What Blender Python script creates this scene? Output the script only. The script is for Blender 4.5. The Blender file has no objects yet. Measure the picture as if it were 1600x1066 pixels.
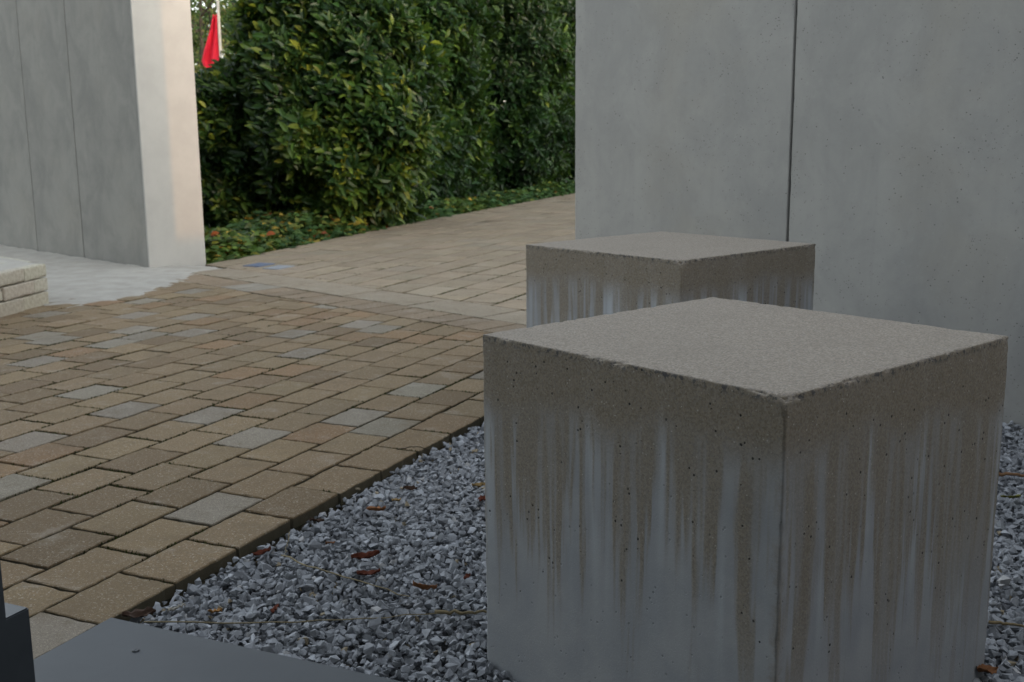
import bpy, bmesh, math, random
import numpy as np
from mathutils import Matrix, Vector
R = math.radians
random.seed(4); rng = np.random.default_rng(11)
scene = bpy.context.scene
COL = scene.collection

# ------------------------------------------------------------------ camera
F_PX, PITCH, ROLL, CAM_H = 1722.5, 0.1875, -0.0091, 1.0
cam = bpy.data.cameras.new('camera'); cam_o = bpy.data.objects.new('camera', cam); COL.objects.link(cam_o)
cam.sensor_width = 36.0; cam.lens = F_PX / 1600 * 36; cam.clip_start = 0.02; cam.clip_end = 2000
fw = Vector((0, math.cos(PITCH), -math.sin(PITCH))); up = Vector((0, math.sin(PITCH), math.cos(PITCH))); rt = Vector((1, 0, 0))
cr, sr = math.cos(ROLL), math.sin(ROLL)
rt2 = rt * cr + up * sr; up2 = up * cr - rt * sr
m = Matrix((rt2, up2, -fw)).transposed().to_4x4(); m.translation = (0, 0, CAM_H)
cam_o.matrix_world = m
cam.dof.use_dof = True; cam.dof.focus_distance = 1.9; cam.dof.aperture_fstop = 11.0
scene.camera = cam_o

# ------------------------------------------------------------------ light
SUN_AZ, SUN_EL = 132.6, 9.0
world = bpy.data.worlds.new('World'); scene.world = world; world.use_nodes = True
wn = world.node_tree
sky = wn.nodes.new('ShaderNodeTexSky'); sky.sky_type = 'NISHITA'; sky.sun_disc = False
sky.sun_elevation = R(SUN_EL); sky.sun_rotation = R(SUN_AZ); sky.air_density = 1.0; sky.dust_density = 1.5; sky.ozone_density = 1.0
hs = wn.nodes.new('ShaderNodeHueSaturation'); hs.inputs['Saturation'].default_value = 0.34      # thin high cloud: a paler sky
wn.links.new(sky.outputs[0], hs.inputs['Color']); wn.links.new(hs.outputs[0], wn.nodes['Background'].inputs[0]); wn.nodes['Background'].inputs[1].default_value = 0.15
sun = bpy.data.lights.new('sun', 'SUN'); sun_o = bpy.data.objects.new('sun', sun); COL.objects.link(sun_o)
sun.energy = 0.20; sun.angle = R(0.5); sun.color = (1.0, 0.45, 0.10)
sd = Vector((math.sin(R(SUN_AZ)) * math.cos(R(SUN_EL)), math.cos(R(SUN_AZ)) * math.cos(R(SUN_EL)), math.sin(R(SUN_EL))))
sun_o.rotation_euler = sd.to_track_quat('Z', 'Y').to_euler(); sun_o.location = sd * 60
vs = scene.view_settings
vs.view_transform = 'Standard'; vs.look = 'None'; vs.gamma = 1.0; vs.use_curve_mapping = False; vs.exposure = 2.22

# ------------------------------------------------------------------ helpers
def unproj(x, y, z=0.0):
    """photo pixel -> point on the level plane at height z"""
    u, v = x - 800, y - 533
    u, v = cr * u + sr * v, -sr * u + cr * v
    d = (u, F_PX * math.cos(PITCH) - v * math.sin(PITCH), -F_PX * math.sin(PITCH) - v * math.cos(PITCH))
    t = (z - CAM_H) / d[2]
    return np.array([d[0] * t, d[1] * t])
def proj(P):
    P = np.asarray(P, float); x, y, z = P[..., 0], P[..., 1], P[..., 2] - CAM_H
    cf = y * math.cos(PITCH) - z * math.sin(PITCH); uu = y * math.sin(PITCH) + z * math.cos(PITCH)
    u, v = F_PX * x / cf, -F_PX * uu / cf
    return np.stack([800 + cr * u - sr * v, 533 + sr * u + cr * v], -1), cf
def azv(a): return np.array([math.sin(R(a)), math.cos(R(a))])

def hash3(i, j, k, s=0):
    n = (i * 374761393 + j * 668265263 + k * 1274126177 + s * 2147483647 // 7) & 0xffffffff
    n = ((n ^ (n >> 13)) * 1274126177) & 0xffffffff
    return ((n ^ (n >> 16)) & 0xffff) / 65535.0
def vnoise(P, s=0):
    P = np.asarray(P, float); I = np.floor(P).astype(np.int64); f = P - I; f = f * f * (3 - 2 * f)
    out = 0
    for a in (0, 1):
        for b in (0, 1):
            for c in (0, 1):
                w = (f[..., 0] if a else 1 - f[..., 0]) * (f[..., 1] if b else 1 - f[..., 1]) * (f[..., 2] if c else 1 - f[..., 2])
                out = out + w * hash3(I[..., 0] + a, I[..., 1] + b, I[..., 2] + c, s)
    return out * 2 - 1
def fbm(P, s=0, o=3):
    P = np.asarray(P, float); r = 0; a = 1
    for k in range(o): r = r + a * vnoise(P * 2 ** k, s + k); a *= .5
    return r

def arrays_mesh(name, V, faces_by_n, tint=None, smooth=False):
    """V (n,3); faces_by_n list of int arrays (m,k)"""
    me = bpy.data.meshes.new(name)
    V = np.asarray(V, np.float32)
    me.vertices.add(len(V)); me.vertices.foreach_set('co', V.ravel())
    loops = np.concatenate([f.ravel() for f in faces_by_n]).astype(np.int32)
    tot = np.concatenate([np.full(len(f), f.shape[1]) for f in faces_by_n]).astype(np.int32)
    st = np.concatenate([[0], np.cumsum(tot)[:-1]]).astype(np.int32)
    me.loops.add(len(loops)); me.loops.foreach_set('vertex_index', loops)
    me.polygons.add(len(tot)); me.polygons.foreach_set('loop_start', st); me.polygons.foreach_set('loop_total', tot)
    me.update(calc_edges=True); me.validate()
    if tint is not None:
        at = me.attributes.new('tint', 'FLOAT_COLOR', 'POINT')
        c = np.ones((len(V), 4), np.float32); c[:, :3] = tint; at.data.foreach_set('color', c.ravel())
    me.polygons.foreach_set('use_smooth', np.full(len(tot), bool(smooth)))
    return me
def link(name, me, mat=None, parent=None):
    o = bpy.data.objects.new(name, me); COL.objects.link(o)
    if me is not None and mat is not None and not me.materials: me.materials.append(mat)
    if parent is not None: o.parent = parent
    return o
def tag(o, label=None, cat=None, group=None, kind=None):
    if label: o['label'] = label
    if cat: o['category'] = cat
    if group: o['group'] = group
    if kind: o['kind'] = kind
    return o
def thing(name, label, cat, loc=(0, 0, 0), rz=0.0, group=None):
    o = bpy.data.objects.new(name, None); COL.objects.link(o); o.location = loc; o.rotation_euler = (0, 0, rz)
    o.empty_display_size = .1
    return tag(o, label, cat, group)

def spaced(L, n, fine=(.0, .0015, .0035, .006, .010, .016)):
    e = np.array(fine); 
    if L < .06: return np.linspace(0, L, 5)
    mid = np.linspace(.024, L - .024, n)
    return np.concatenate([e, mid, L - e[::-1]])
def rbox(name, D, N, rmin, rmax, ns=40.0, seed=0, chip=None, warp=0.0):
    """box from origin to D with worn, unevenly rounded arrises"""
    D = np.array(D, float); ax = [spaced(D[i], N[i]) for i in range(3)]
    Vs, Fs, n0 = [], [], 0
    for a in range(3):
        b, c = (a + 1) % 3, (a + 2) % 3
        for s in (0, 1):
            B, Cc = np.meshgrid(ax[b], ax[c], indexing='ij'); P = np.zeros(B.shape + (3,))
            P[..., a] = D[a] * s; P[..., b] = B; P[..., c] = Cc
            nb, nc = B.shape; idx = np.arange(nb * nc).reshape(nb, nc) + n0
            q = np.stack([idx[:-1, :-1], idx[1:, :-1], idx[1:, 1:], idx[:-1, 1:]], -1).reshape(-1, 4)
            if s == 0: q = q[:, ::-1]
            Vs.append(P.reshape(-1, 3)); Fs.append(q); n0 += nb * nc
    V = np.concatenate(Vs); Fq = np.concatenate(Fs)
    n = np.clip(fbm(V * ns, seed, 3) * .55 + .35, 0, 1)
    r = rmin + (rmax - rmin) * n ** 2
    if chip is not None: r = r + chip(V)
    h = D / 2; p = V - h; sg = np.sign(p); p = np.abs(p)
    inner = h - r[:, None]; q = np.maximum(p - inner, 0); ln = np.linalg.norm(q, axis=1); ln = np.where(ln < 1e-9, 1, ln)
    q = q * np.minimum(1, r / ln)[:, None]
    V2 = sg * (np.minimum(p, inner) + q) + h
    if warp: V2 = V2 + warp * np.stack([fbm(V * 2.3, 51 + i, 2) for i in range(3)], -1)
    me = arrays_mesh(name, V2, [Fq])
    bm = bmesh.new(); bm.from_mesh(me); bmesh.ops.remove_doubles(bm, verts=bm.verts, dist=1e-5)
    bmesh.ops.recalc_face_normals(bm, faces=bm.faces)
    bm.to_mesh(me); bm.free(); me.polygons.foreach_set('use_smooth', np.ones(len(me.polygons), bool))
    return me
def box_mesh(name, x0, x1, y0, y1, z0, z1, bev=.003):
    bm = bmesh.new(); bmesh.ops.create_cube(bm, size=1)
    for v in bm.verts: v.co = (x0 if v.co.x < 0 else x1, y0 if v.co.y < 0 else y1, z0 if v.co.z < 0 else z1)
    if bev: bmesh.ops.bevel(bm, geom=bm.edges[:], offset=bev, segments=2, affect='EDGES')
    me = bpy.data.meshes.new(name); bm.to_mesh(me); bm.free(); return me
def tube(pts, rads, seg=8):
    """tapered tube arrays along a polyline"""
    pts = np.asarray(pts, float); V, Fq = [], []
    for i, p in enumerate(pts):
        t = pts[min(i + 1, len(pts) - 1)] - pts[max(i - 1, 0)]; t = t / (np.linalg.norm(t) + 1e-9)
        a = np.cross(t, [.31, .2, .93] if abs(t[2]) < .9 else [1, 0, 0]); a /= np.linalg.norm(a); b = np.cross(t, a)
        for k in range(seg):
            an = 2 * math.pi * k / seg; V.append(p + rads[i] * (math.cos(an) * a + math.sin(an) * b))
    for i in range(len(pts) - 1):
        for k in range(seg):
            Fq.append((i * seg + k, i * seg + (k + 1) % seg, (i + 1) * seg + (k + 1) % seg, (i + 1) * seg + k))
    return np.array(V), np.array(Fq)
def join_tubes(name, tubes, smooth=True):
    V, Fq, n = [], [], 0
    for v, f in tubes: V.append(v); Fq.append(f + n); n += len(v)
    return arrays_mesh(name, np.concatenate(V), [np.concatenate(Fq)], smooth=smooth)

# ------------------------------------------------------------------ material helpers
class MT:
    def __init__(s, name):
        s.m = bpy.data.materials.new(name); s.m.use_nodes = True; s.t = s.m.node_tree; s.bsdf = s.t.nodes['Principled BSDF']
        s.bsdf.inputs['Specular IOR Level'].default_value = .35
    def n(s, ty, **k):
        nd = s.t.nodes.new(ty)
        for a, v in k.items(): setattr(nd, a, v)
        return nd
    def put(s, sock, v):
        if isinstance(v, bpy.types.NodeSocket): s.t.links.new(v, sock)
        elif v is not None: sock.default_value = v
    def coord(s, kind='Object'): return s.n('ShaderNodeTexCoord').outputs[kind]
    def math(s, op, a, b=None, clamp=False):
        nd = s.n('ShaderNodeMath', operation=op, use_clamp=clamp); s.put(nd.inputs[0], a)
        if b is not None: s.put(nd.inputs[1], b)
        return nd.outputs[0]
    def mapv(s, vec, scale=(1, 1, 1), loc=(0, 0, 0)):
        nd = s.n('ShaderNodeMapping'); s.put(nd.inputs[0], vec); nd.inputs['Scale'].default_value = scale; nd.inputs['Location'].default_value = loc
        return nd.outputs[0]
    def noise(s, vec, scale, detail=4, rough=.55, dist=0.0):
        nd = s.n('ShaderNodeTexNoise'); s.put(nd.inputs['Vector'], vec); s.put(nd.inputs['Scale'], scale)
        nd.inputs['Detail'].default_value = detail; nd.inputs['Roughness'].default_value = rough; nd.inputs['Distortion'].default_value = dist
        return nd.outputs['Fac']
    def noise1(s, w, scale, detail=3, rough=.6):
        nd = s.n('ShaderNodeTexNoise', noise_dimensions='1D'); s.put(nd.inputs['W'], w); nd.inputs['Scale'].default_value = scale
        nd.inputs['Detail'].default_value = detail; nd.inputs['Roughness'].default_value = rough
        return nd.outputs['Fac']
    def voro(s, vec, scale, feature='F1', out='Distance', rnd=1.0):
        nd = s.n('ShaderNodeTexVoronoi', feature=feature); s.put(nd.inputs['Vector'], vec); nd.inputs['Scale'].default_value = scale
        nd.inputs['Randomness'].default_value = rnd
        return nd.outputs[out]
    def rng(s, v, a, b, c=0.0, d=1.0, smooth=True):
        nd = s.n('ShaderNodeMapRange', interpolation_type='SMOOTHSTEP' if smooth else 'LINEAR'); s.put(nd.inputs[0], v)
        for i, q in enumerate((a, b, c, d)): s.put(nd.inputs[1 + i], q)
        return nd.outputs[0]
    def mix(s, f, a, b, mode='MIX'):
        nd = s.n('ShaderNodeMix', data_type='RGBA', blend_type=mode); s.put(nd.inputs['Factor'], f)
        s.put(nd.inputs['A'], a if isinstance(a, bpy.types.NodeSocket) else (*a, 1)); s.put(nd.inputs['B'], b if isinstance(b, bpy.types.NodeSocket) else (*b, 1))
        return nd.outputs['Result']
    def bump(s, h, strength=.3, dist=.002, prev=None):
        nd = s.n('ShaderNodeBump'); s.put(nd.inputs['Height'], h); nd.inputs['Strength'].default_value = strength; nd.inputs['Distance'].default_value = dist
        if prev is not None: s.put(nd.inputs['Normal'], prev)
        return nd.outputs[0]
    def out(s, col=None, rough=None, normal=None, metal=None):
        if col is not None: s.put(s.bsdf.inputs['Base Color'], col if isinstance(col, bpy.types.NodeSocket) else (*col, 1))
        if rough is not None: s.put(s.bsdf.inputs['Roughness'], rough)
        if normal is not None: s.put(s.bsdf.inputs['Normal'], normal)
        if metal is not None: s.put(s.bsdf.inputs['Metallic'], metal)
        return s.m

def mat_cube(name, seed, reach, rmul, corner=True):
    M = MT(name); co = M.coord(); sx = M.n('ShaderNodeSeparateXYZ'); M.put(sx.inputs[0], co); X, Y, Z = sx.outputs
    nx = M.n('ShaderNodeSeparateXYZ'); M.put(nx.inputs[0], M.n('ShaderNodeNewGeometry').outputs['Normal'])
    vt = M.n('ShaderNodeVectorTransform', vector_type='NORMAL', convert_from='WORLD', convert_to='OBJECT')
    M.put(vt.inputs[0], M.n('ShaderNodeNewGeometry').outputs['True Normal'])
    ln = M.n('ShaderNodeSeparateXYZ'); M.put(ln.inputs[0], vt.outputs[0])
    istop = M.rng(ln.outputs[2], .55, .8)
    right = M.rng(M.math('ABSOLUTE', ln.outputs[1]), .5, .9)           # the face that runs along local x
    hpos = M.math('ADD', M.math('ADD', X, Y), seed)
    depth = M.math('SUBTRACT', TOPZ, Z)
    wob = M.noise(M.mapv(co, (1, 1, .3)), 30, 3)
    hw = M.math('ADD', hpos, M.math('MULTIPLY', M.math('SUBTRACT', wob, .5), .006))
    cb = M.n('ShaderNodeCombineXYZ'); M.put(cb.inputs[0], hw); M.put(cb.inputs[2], M.math('MULTIPLY', Z, .055))
    f1 = M.noise(cb.outputs[0], 17, 2.5, .55); f2 = M.noise(cb.outputs[0], 40, 2, .6); f0 = M.noise(cb.outputs[0], 5, 1, .5)
    p1_ = M.rng(f1, .40, .60); p2_ = M.rng(f2, .38, .62)
    fld = M.math('ADD', M.math('ADD', M.math('MULTIPLY', p1_, .42), M.math('MULTIPLY', p2_, .40)), M.math('MULTIPLY', M.rng(f0, .3, .7), .28))
    n1 = f1
    ln_ = M.math('MULTIPLY', M.math('ADD', M.math('MULTIPLY', M.math('POWER', fld, 1.6), reach), .045), M.rng(right, 0, 1, 1.0, rmul))
    stain = M.rng(M.math('SUBTRACT', depth, ln_), -.13, .13, 1, 0)
    stain = M.math('MULTIPLY', M.math('MULTIPLY', stain, M.rng(p2_, 0, 1, .62, 1.0)), M.rng(depth, .28, .62, 1.0, .30))
    band = M.math('MULTIPLY', M.rng(M.math('SUBTRACT', depth, M.math('MULTIPLY', f0, .16)), -.01, .10, 1, 0), .95)
    thin = M.math('MULTIPLY', M.rng(f2, .56, .68), M.rng(depth, .18, .58, .75, .0))   # fine runs lower down
    vc = M.n('ShaderNodeTexVoronoi'); M.put(vc.inputs['Vector'], co); vc.inputs['Scale'].default_value = 320; vs_ = M.n('ShaderNodeSeparateColor'); M.put(vs_.inputs[0], vc.outputs['Color'])
    grain = vs_.outputs[0]; grain2 = vs_.outputs[1]
    grit = M.noise(co, 190, 3, .75)
    blot = M.noise(co, 9, 4)
    st = M.math('MAXIMUM', M.math('MAXIMUM', M.math('MULTIPLY', stain, .85), band), M.math('MULTIPLY', thin, M.rng(blot, .30, .5)))
    st = M.math('MULTIPLY', st, M.rng(grain2, .0, .6, .84, 1.0))
    if corner:
        ce = M.math('MAXIMUM', M.math('ABSOLUTE', X), M.math('ABSOLUTE', Y))
        st = M.math('MAXIMUM', st, M.math('MULTIPLY', M.rng(M.math('ADD', ce, M.math('MULTIPLY', M.noise(co, 45, 3, .7), .05)), .024, .044, .55, 0), M.rng(M.noise(co, 11, 2), .35, .6, .35, 1)))
    grey = M.mix(M.rng(blot, .3, .7), (.285, .300, .318), (.345, .355, .365))
    pale = M.math('MULTIPLY', M.rng(n1, .50, .34), M.rng(depth, .06, .55, 1.0, .0))
    grey = M.mix(pale, grey, (.46, .49, .525))
    brown = M.mix(grain, (.185, .152, .108), (.272, .230, .170)); brown = M.mix(M.rng(grit, .55, .70, 0, .5), brown, (.10, .085, .062))
    side = M.mix(st, grey, brown)
    sand = M.noise(co, 210, 2, .7); sand2 = M.noise(co, 150, 3, .7)
    top = M.mix(grain, (.235, .205, .166), (.375, .330, .275))
    fsand = M.noise(co, 260, 1, .5); top = M.mix(M.rng(fsand, .60, .72, 0, .55), top, (.20, .20, .215)); top = M.mix(M.rng(fsand, .40, .28, 0, .5), top, (.50, .47, .42)); top = M.mix(M.rng(M.noise(co, 5, 4, .6), .45, .7, 0, .22), top, (.24, .215, .18))
    # pale chips and dark air holes
    wht = M.rng(M.voro(co, 95), .10, .15, 1, 0); cellw = M.rng(M.noise(co, 40, 1), .50, .56)
    side = M.mix(M.math('MULTIPLY', M.math('MULTIPLY', wht, cellw), M.rng(st, .2, .6)), side, (.42, .40, .36))
    hole_n = M.noise(co, 23, 1); hole = M.math('MULTIPLY', M.rng(M.voro(co, 70), .12, .19, 1, 0), M.rng(hole_n, .53, .58)); hole = M.math('MULTIPLY', hole, M.rng(st, .1, .7, .25, .9))
    hole2 = M.math('MULTIPLY', M.rng(M.voro(co, 24), .045, .07, 1, 0), M.rng(M.noise(co, 8, 1), .5, .54))
    hole = M.math('MAXIMUM', hole, hole2)
    side = M.mix(hole, side, (.022, .021, .02))
    # open dark grit along the upper arris
    ar = M.math('MULTIPLY', M.rng(M.math('ABSOLUTE', M.math('SUBTRACT', depth, .006)), .0, .012, 1, 0), M.rng(M.noise(co, 70, 3, .7), .50, .58)); ar = M.math('MULTIPLY', ar, M.math('SUBTRACT', 1.0, istop))
    col = M.mix(istop, side, top); col = M.mix(M.math('MULTIPLY', ar, .8), col, (.055, .058, .068))
    h = M.math('ADD', M.math('MULTIPLY', grain2, M.rng(st, 0, 1, .12, .45)), M.math('MULTIPLY', M.math('MULTIPLY', sand, istop), .6))
    h = M.math('SUBTRACT', h, M.math('MULTIPLY', hole, 2.2))
    return M.out(col, .88, M.bump(h, .55, .0025))
TOPZ = 0.6346 + .13

def mat_wall(name, a, b, seed, warm=(.36, .33, .27), warmamt=.35, holes=1.0):
    M = MT(name); co = M.mapv(M.coord(), (1, 1, 1), (seed, seed * .7, 0))
    big = M.noise(co, 1.3, 4, .6); mid = M.noise(M.mapv(co, (1, 1, .75)), 4.5, 6, .68, .5); fine = M.noise(co, 38, 4, .7)
    vert = M.noise(M.mapv(co, (1, 1, .06)), 16, 4, .6); grit = M.noise(co, 170, 2, .7)
    c = M.mix(M.rng(mid, .32, .68), a, b)
    c = M.mix(M.math('MULTIPLY', M.rng(vert, .5, .75), .17), c, tuple(q * .84 for q in a))
    c = M.mix(M.math('MULTIPLY', M.rng(big, .48, .72), warmamt), c, warm)
    c = M.mix(M.rng(fine, .58, .78, 0, .30), c, tuple(q * .66 for q in a))
    c = M.mix(M.rng(fine, .42, .25, 0, .25), c, tuple(min(1, q * 1.22) for q in b))
    hz = M.rng(M.noise(co, 3.2, 2), .42, .56)
    h1 = M.math('MULTIPLY', M.rng(M.voro(co, 46), .07, .14, 1, 0), M.rng(M.noise(co, 14, 1), .50, .56))
    h2 = M.math('MULTIPLY', M.rng(M.voro(co, 90), .12, .18, 1, 0), M.math('MULTIPLY', hz, M.rng(M.noise(co, 30, 1), .48, .55)))
    hole = M.math('MULTIPLY', M.math('MAXIMUM', h1, h2), .85 * holes)
    c = M.mix(hole, c, (.05, .05, .048))
    h = M.math('SUBTRACT', M.math('ADD', M.math('MULTIPLY', fine, .6), M.math('MULTIPLY', grit, .25)), M.math('MULTIPLY', hole, 1.6))
    return M.out(c, .82, M.bump(h, .35, .0025))

def mat_tint(name, rough=.5, spec=.4, grain=0, transl=0.0, gcol=.5, bump=0.0):
    M = MT(name); at = M.n('ShaderNodeAttribute', attribute_name='tint').outputs['Color']; co = M.coord('Object')
    c = at; nrm = None
    if grain:
        g = M.noise(co, grain, 3, .75); c = M.mix(M.rng(g, .25, .75, gcol, 0), at, (0, 0, 0)) if gcol else at
        if bump: nrm = M.bump(g, bump, .002)
    M.bsdf.inputs['Specular IOR Level'].default_value = spec
    m = M.out(c, rough, nrm)
    if transl:
        tr = M.n('ShaderNodeBsdfTranslucent'); M.put(tr.inputs[0], M.mix(.5, c, (.10, .18, .02)))
        mx = M.n('ShaderNodeMixShader'); mx.inputs[0].default_value = transl
        M.t.links.new(M.bsdf.outputs[0], mx.inputs[1]); M.t.links.new(tr.outputs[0], mx.inputs[2])
        M.t.links.new(mx.outputs[0], M.t.nodes['Material Output'].inputs[0])
    return m

def mat_paver(name):
    M = MT(name); at = M.n('ShaderNodeAttribute', attribute_name='tint').outputs['Color']
    co = M.n('ShaderNodeNewGeometry').outputs['Position']
    g = M.noise(co, 330, 3, .8); g2 = M.noise(co, 110, 3, .7); bl = M.noise(co, 6.5, 5, .65); bl2 = M.noise(co, 2.1, 3, .6)
    c = M.mix(M.rng(g, .30, .70, .55, 0), at, (.02, .017, .013), 'MIX')
    c = M.mix(M.rng(g2, .56, .70, 0, .55), c, (.46, .42, .34)); c = M.mix(M.rng(M.noise(co, 190, 1, .5), .64, .72, 0, .45), c, (.52, .48, .40)); c = M.mix(M.rng(M.noise(co, 21, 5, .72), .52, .68, 0, .45), c, (.135, .102, .062))
    c = M.mix(M.rng(bl, .50, .72, 0, .50), c, (.150, .108, .062)); c = M.mix(M.rng(bl, .46, .28, 0, .30), c, (.36, .33, .275))
    c = M.mix(M.rng(bl2, .55, .75, 0, .3), c, (.16, .125, .085))
    # grime low on the sides and along the arris
    sp = M.n('ShaderNodeSeparateXYZ'); M.put(sp.inputs[0], co)
    c = M.mix(M.math('MULTIPLY', M.rng(sp.outputs[2], -.0020, -.0055, 0, .93), M.rng(bl, .3, .6, .85, 1)), c, (.062, .056, .036))
    return M.out(c, .9, M.bump(g, .5, .002))
M_PAVER = mat_paver('paver_stone')
def mat_simple(name, c1, c2, scale, rough, bump=.3, metal=0.0, spec=.35, detail=4, dist=.002):
    M = MT(name); co = M.coord(); n = M.noise(co, scale, detail, .6); f = M.noise(co, scale * 9, 3, .7)
    c = M.mix(M.rng(n, .3, .7), c1, c2); c = M.mix(M.rng(f, .6, .8, 0, .3), c, tuple(q * .6 for q in c1))
    M.bsdf.inputs['Specular IOR Level'].default_value = spec
    return M.out(c, rough, M.bump(f, bump, dist) if bump else None, metal)

M_CUBE1 = mat_cube('cube_concrete', 3.1, .52, 1.6); M_CUBE2 = mat_cube('cube_concrete_pale', 8.45, .46, 1.0)
M_WALLR = mat_wall('wall_concrete', (.318, .316, .300), (.372, .368, .345), 2.0)
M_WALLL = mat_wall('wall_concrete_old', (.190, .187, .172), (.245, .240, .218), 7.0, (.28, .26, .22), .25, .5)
M_PALE_END = mat_simple('pale_end', (.365, .358, .334), (.405, .397, .370), 4, .9, .4)  # wall end face, set paler than the wall panels
M_BED = mat_simple('joint_soil', (.014, .013, .008), (.022, .026, .010), 9, .95, .6)
M_SOIL = mat_simple('soil', (.035, .028, .018), (.05, .06, .022), 3, .95, .6)
M_GRAVELBED = mat_simple('gravel_bed', (.05, .052, .055), (.10, .10, .105), 60, .95, .6)
M_APRON = mat_simple('apron_cement', (.31, .295, .26), (.38, .365, .325), 7, .9, .3)
M_PLATE = mat_simple('plate_metal', (.058, .066, .074), (.072, .081, .090), 3, .55, .05, .0, .35)
M_DARK = mat_simple('anodised_dark', (.045, .052, .060), (.06, .068, .076), 6, .45, .05, .3, .5)
M_LEAF = mat_tint('laurel_leaf', .45, .30, 0, .22)
M_LEAF2 = mat_tint('soft_leaf', .6, .3, 0, .25)
M_STONE = mat_tint('limestone_chip', .8, .3, 130, 0, .22, .3)
M_DRY = mat_tint('dry_plant', .8, .2, 60, 0, .4, .2)
M_BLOCK = mat_tint('split_block', .9, .3, 45, 0, .35, .7)
M_BARK = mat_simple('bark', (.035, .028, .02), (.07, .055, .04), 14, .95, .8, dist=.01)
M_RENDER = mat_simple('building_render', (.30, .30, .29), (.36, .36, .35), 2, .9, .2)
M_RED = mat_simple('red_cloth', (.62, .012, .035), (.72, .02, .05), 3, .75, 0)
M_WHITE = mat_simple('pole_paint', (.58, .54, .47), (.64, .60, .53), 4, .5, 0)
M_BLUE = mat_simple('inlay_blue', (.07, .10, .17), (.13, .16, .22), 20, .5, .1)
M_PALEBLUE = mat_simple('inlay_pale', (.20, .22, .25), (.28, .30, .32), 20, .5, .1)
M_MOSS = mat_tint('moss', .95, .1, 0, 0)

# ------------------------------------------------------------------ grid of the paving
AZP = 24.2
U = azv(AZP); W = np.array([-math.cos(R(AZP)), math.sin(R(AZP))]); O = unproj(275, 912)
def uv(u, v): return O + u * U + v * W
def to_uv(P): d = np.asarray(P) - O; return d @ U, d @ W
SL = .36
FB, BL, BU = 2.90, 3.20, 3.565

# ------------------------------------------------------------------ ground
me = arrays_mesh('ground', [(-150, -80, -.16), (150, -80, -.16), (150, 220, -.16), (-150, 220, -.16)], [np.array([[0, 1, 2, 3]])])
tag(link('ground', me, M_SOIL), kind='structure')

H0, H1, H2 = unproj(330, 412), unproj(650, 347), unproj(898, 302)      # path edge against the hedge
H3 = H2 + (H2 - H1) * 3
PIL = unproj(232, 419); AZW = -46.3; TW = azv(AZW); NW = azv(AZW + 90)   # left wall runs along TW, its end face along NW
# ------------------------------------------------------------------ paving: bed + pavers
def clip(poly, n, c):
    """keep points with p.n <= c"""
    out = []
    for i in range(len(poly)):
        a, b = poly[i], poly[(i + 1) % len(poly)]; da, db = a @ n - c, b @ n - c
        if da <= 0: out.append(a)
        if (da < 0 < db) or (db < 0 < da): out.append(a + (b - a) * da / (da - db))
    return out
def area(p): p = np.array(p); x, y = p[:, 0], p[:, 1]; return .5 * (x @ np.roll(y, -1) - y @ np.roll(x, -1))
def paver_arrays(poly, thick=.07, fine=True, dz=0.0, tilt=(0, 0)):
    p = np.array(poly)
    if area(p) < 0: p = p[::-1]
    pts = []
    for i in range(len(p)):
        a, b = p[i], p[(i + 1) % len(p)]; L = np.linalg.norm(b - a)
        k = max(1, int(L / .022)) if fine else 1
        for j in range(k): pts.append(a + (b - a) * j / k)
    pts = np.array(pts); c = p.mean(0)
    nxt = np.roll(pts, -1, 0) - np.roll(pts, 1, 0); nrm = np.stack([nxt[:, 1], -nxt[:, 0]], 1); nrm /= np.linalg.norm(nrm, axis=1)[:, None] + 1e-9
    jit = rng.normal(0, .0013 if fine else .0006, len(pts))
    outer = pts + nrm * jit[:, None]
    ins = .0012 if fine else .0012
    insj = ins + np.abs(rng.normal(0, .0016 if fine else 0, len(pts)))
    top = outer - nrm * insj[:, None]
    zt = dz + (top - c) @ np.array(tilt); zo = dz - .0018 - np.abs(rng.normal(0, .0009, len(pts))) + (outer - c) @ np.array(tilt)
    n = len(pts)
    V = np.concatenate([np.c_[top, zt], np.c_[outer, zo], np.c_[outer, np.full(n, -thick)]])
    i = np.arange(n); j = (i + 1) % n
    Q = np.concatenate([np.stack([i + n, j + n, j, i], 1), np.stack([i + 2 * n, j + 2 * n, j + n, i + n], 1)])
    return V, Q, np.arange(n)[None, :]
def pcol(far=False):
    r = rng.random()
    if r < .09: c = np.array([.272, .258, .232])
    elif r < .22: c = np.array([.260, .178, .105])
    elif r < .40: c = np.array([.205, .155, .098])
    else: c = np.array([.262, .205, .132])
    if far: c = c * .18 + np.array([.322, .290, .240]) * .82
    return c * np.array([1.03, .94, .80]) * rng.uniform(.88, 1.12) * rng.uniform(.985, 1.015, 3)
bnd = np.array([1.0, -SL])   # in (u, v): u - SL*v <= const
pavers = []   # (uv polygon world, tint, fine)
hd = H1 - H0; hn = np.array([-hd[1], hd[0]]); hn /= np.linalg.norm(hn)            # points to the hedge side
hd2 = H2 - H1; hn2 = np.array([-hd2[1], hd2[0]]); hn2 /= np.linalg.norm(hn2)
APR = [unproj(80, 480), unproj(180, 470), unproj(238, 456), unproj(262, 446), unproj(300, 433), unproj(318, 417), PIL + TW * .3, PIL + TW * 6, unproj(80, 480) + TW * 5]
def inside(P, poly):
    c = False; x, y = P
    for i in range(len(poly)):
        a, b = poly[i], poly[(i + 1) % len(poly)]
        if (a[1] > y) != (b[1] > y) and x < (b[0] - a[0]) * (y - a[1]) / (b[1] - a[1]) + a[0]: c = not c
    return c
PW, PL, G = .1700, .2285, .0100
row = 0
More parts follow.
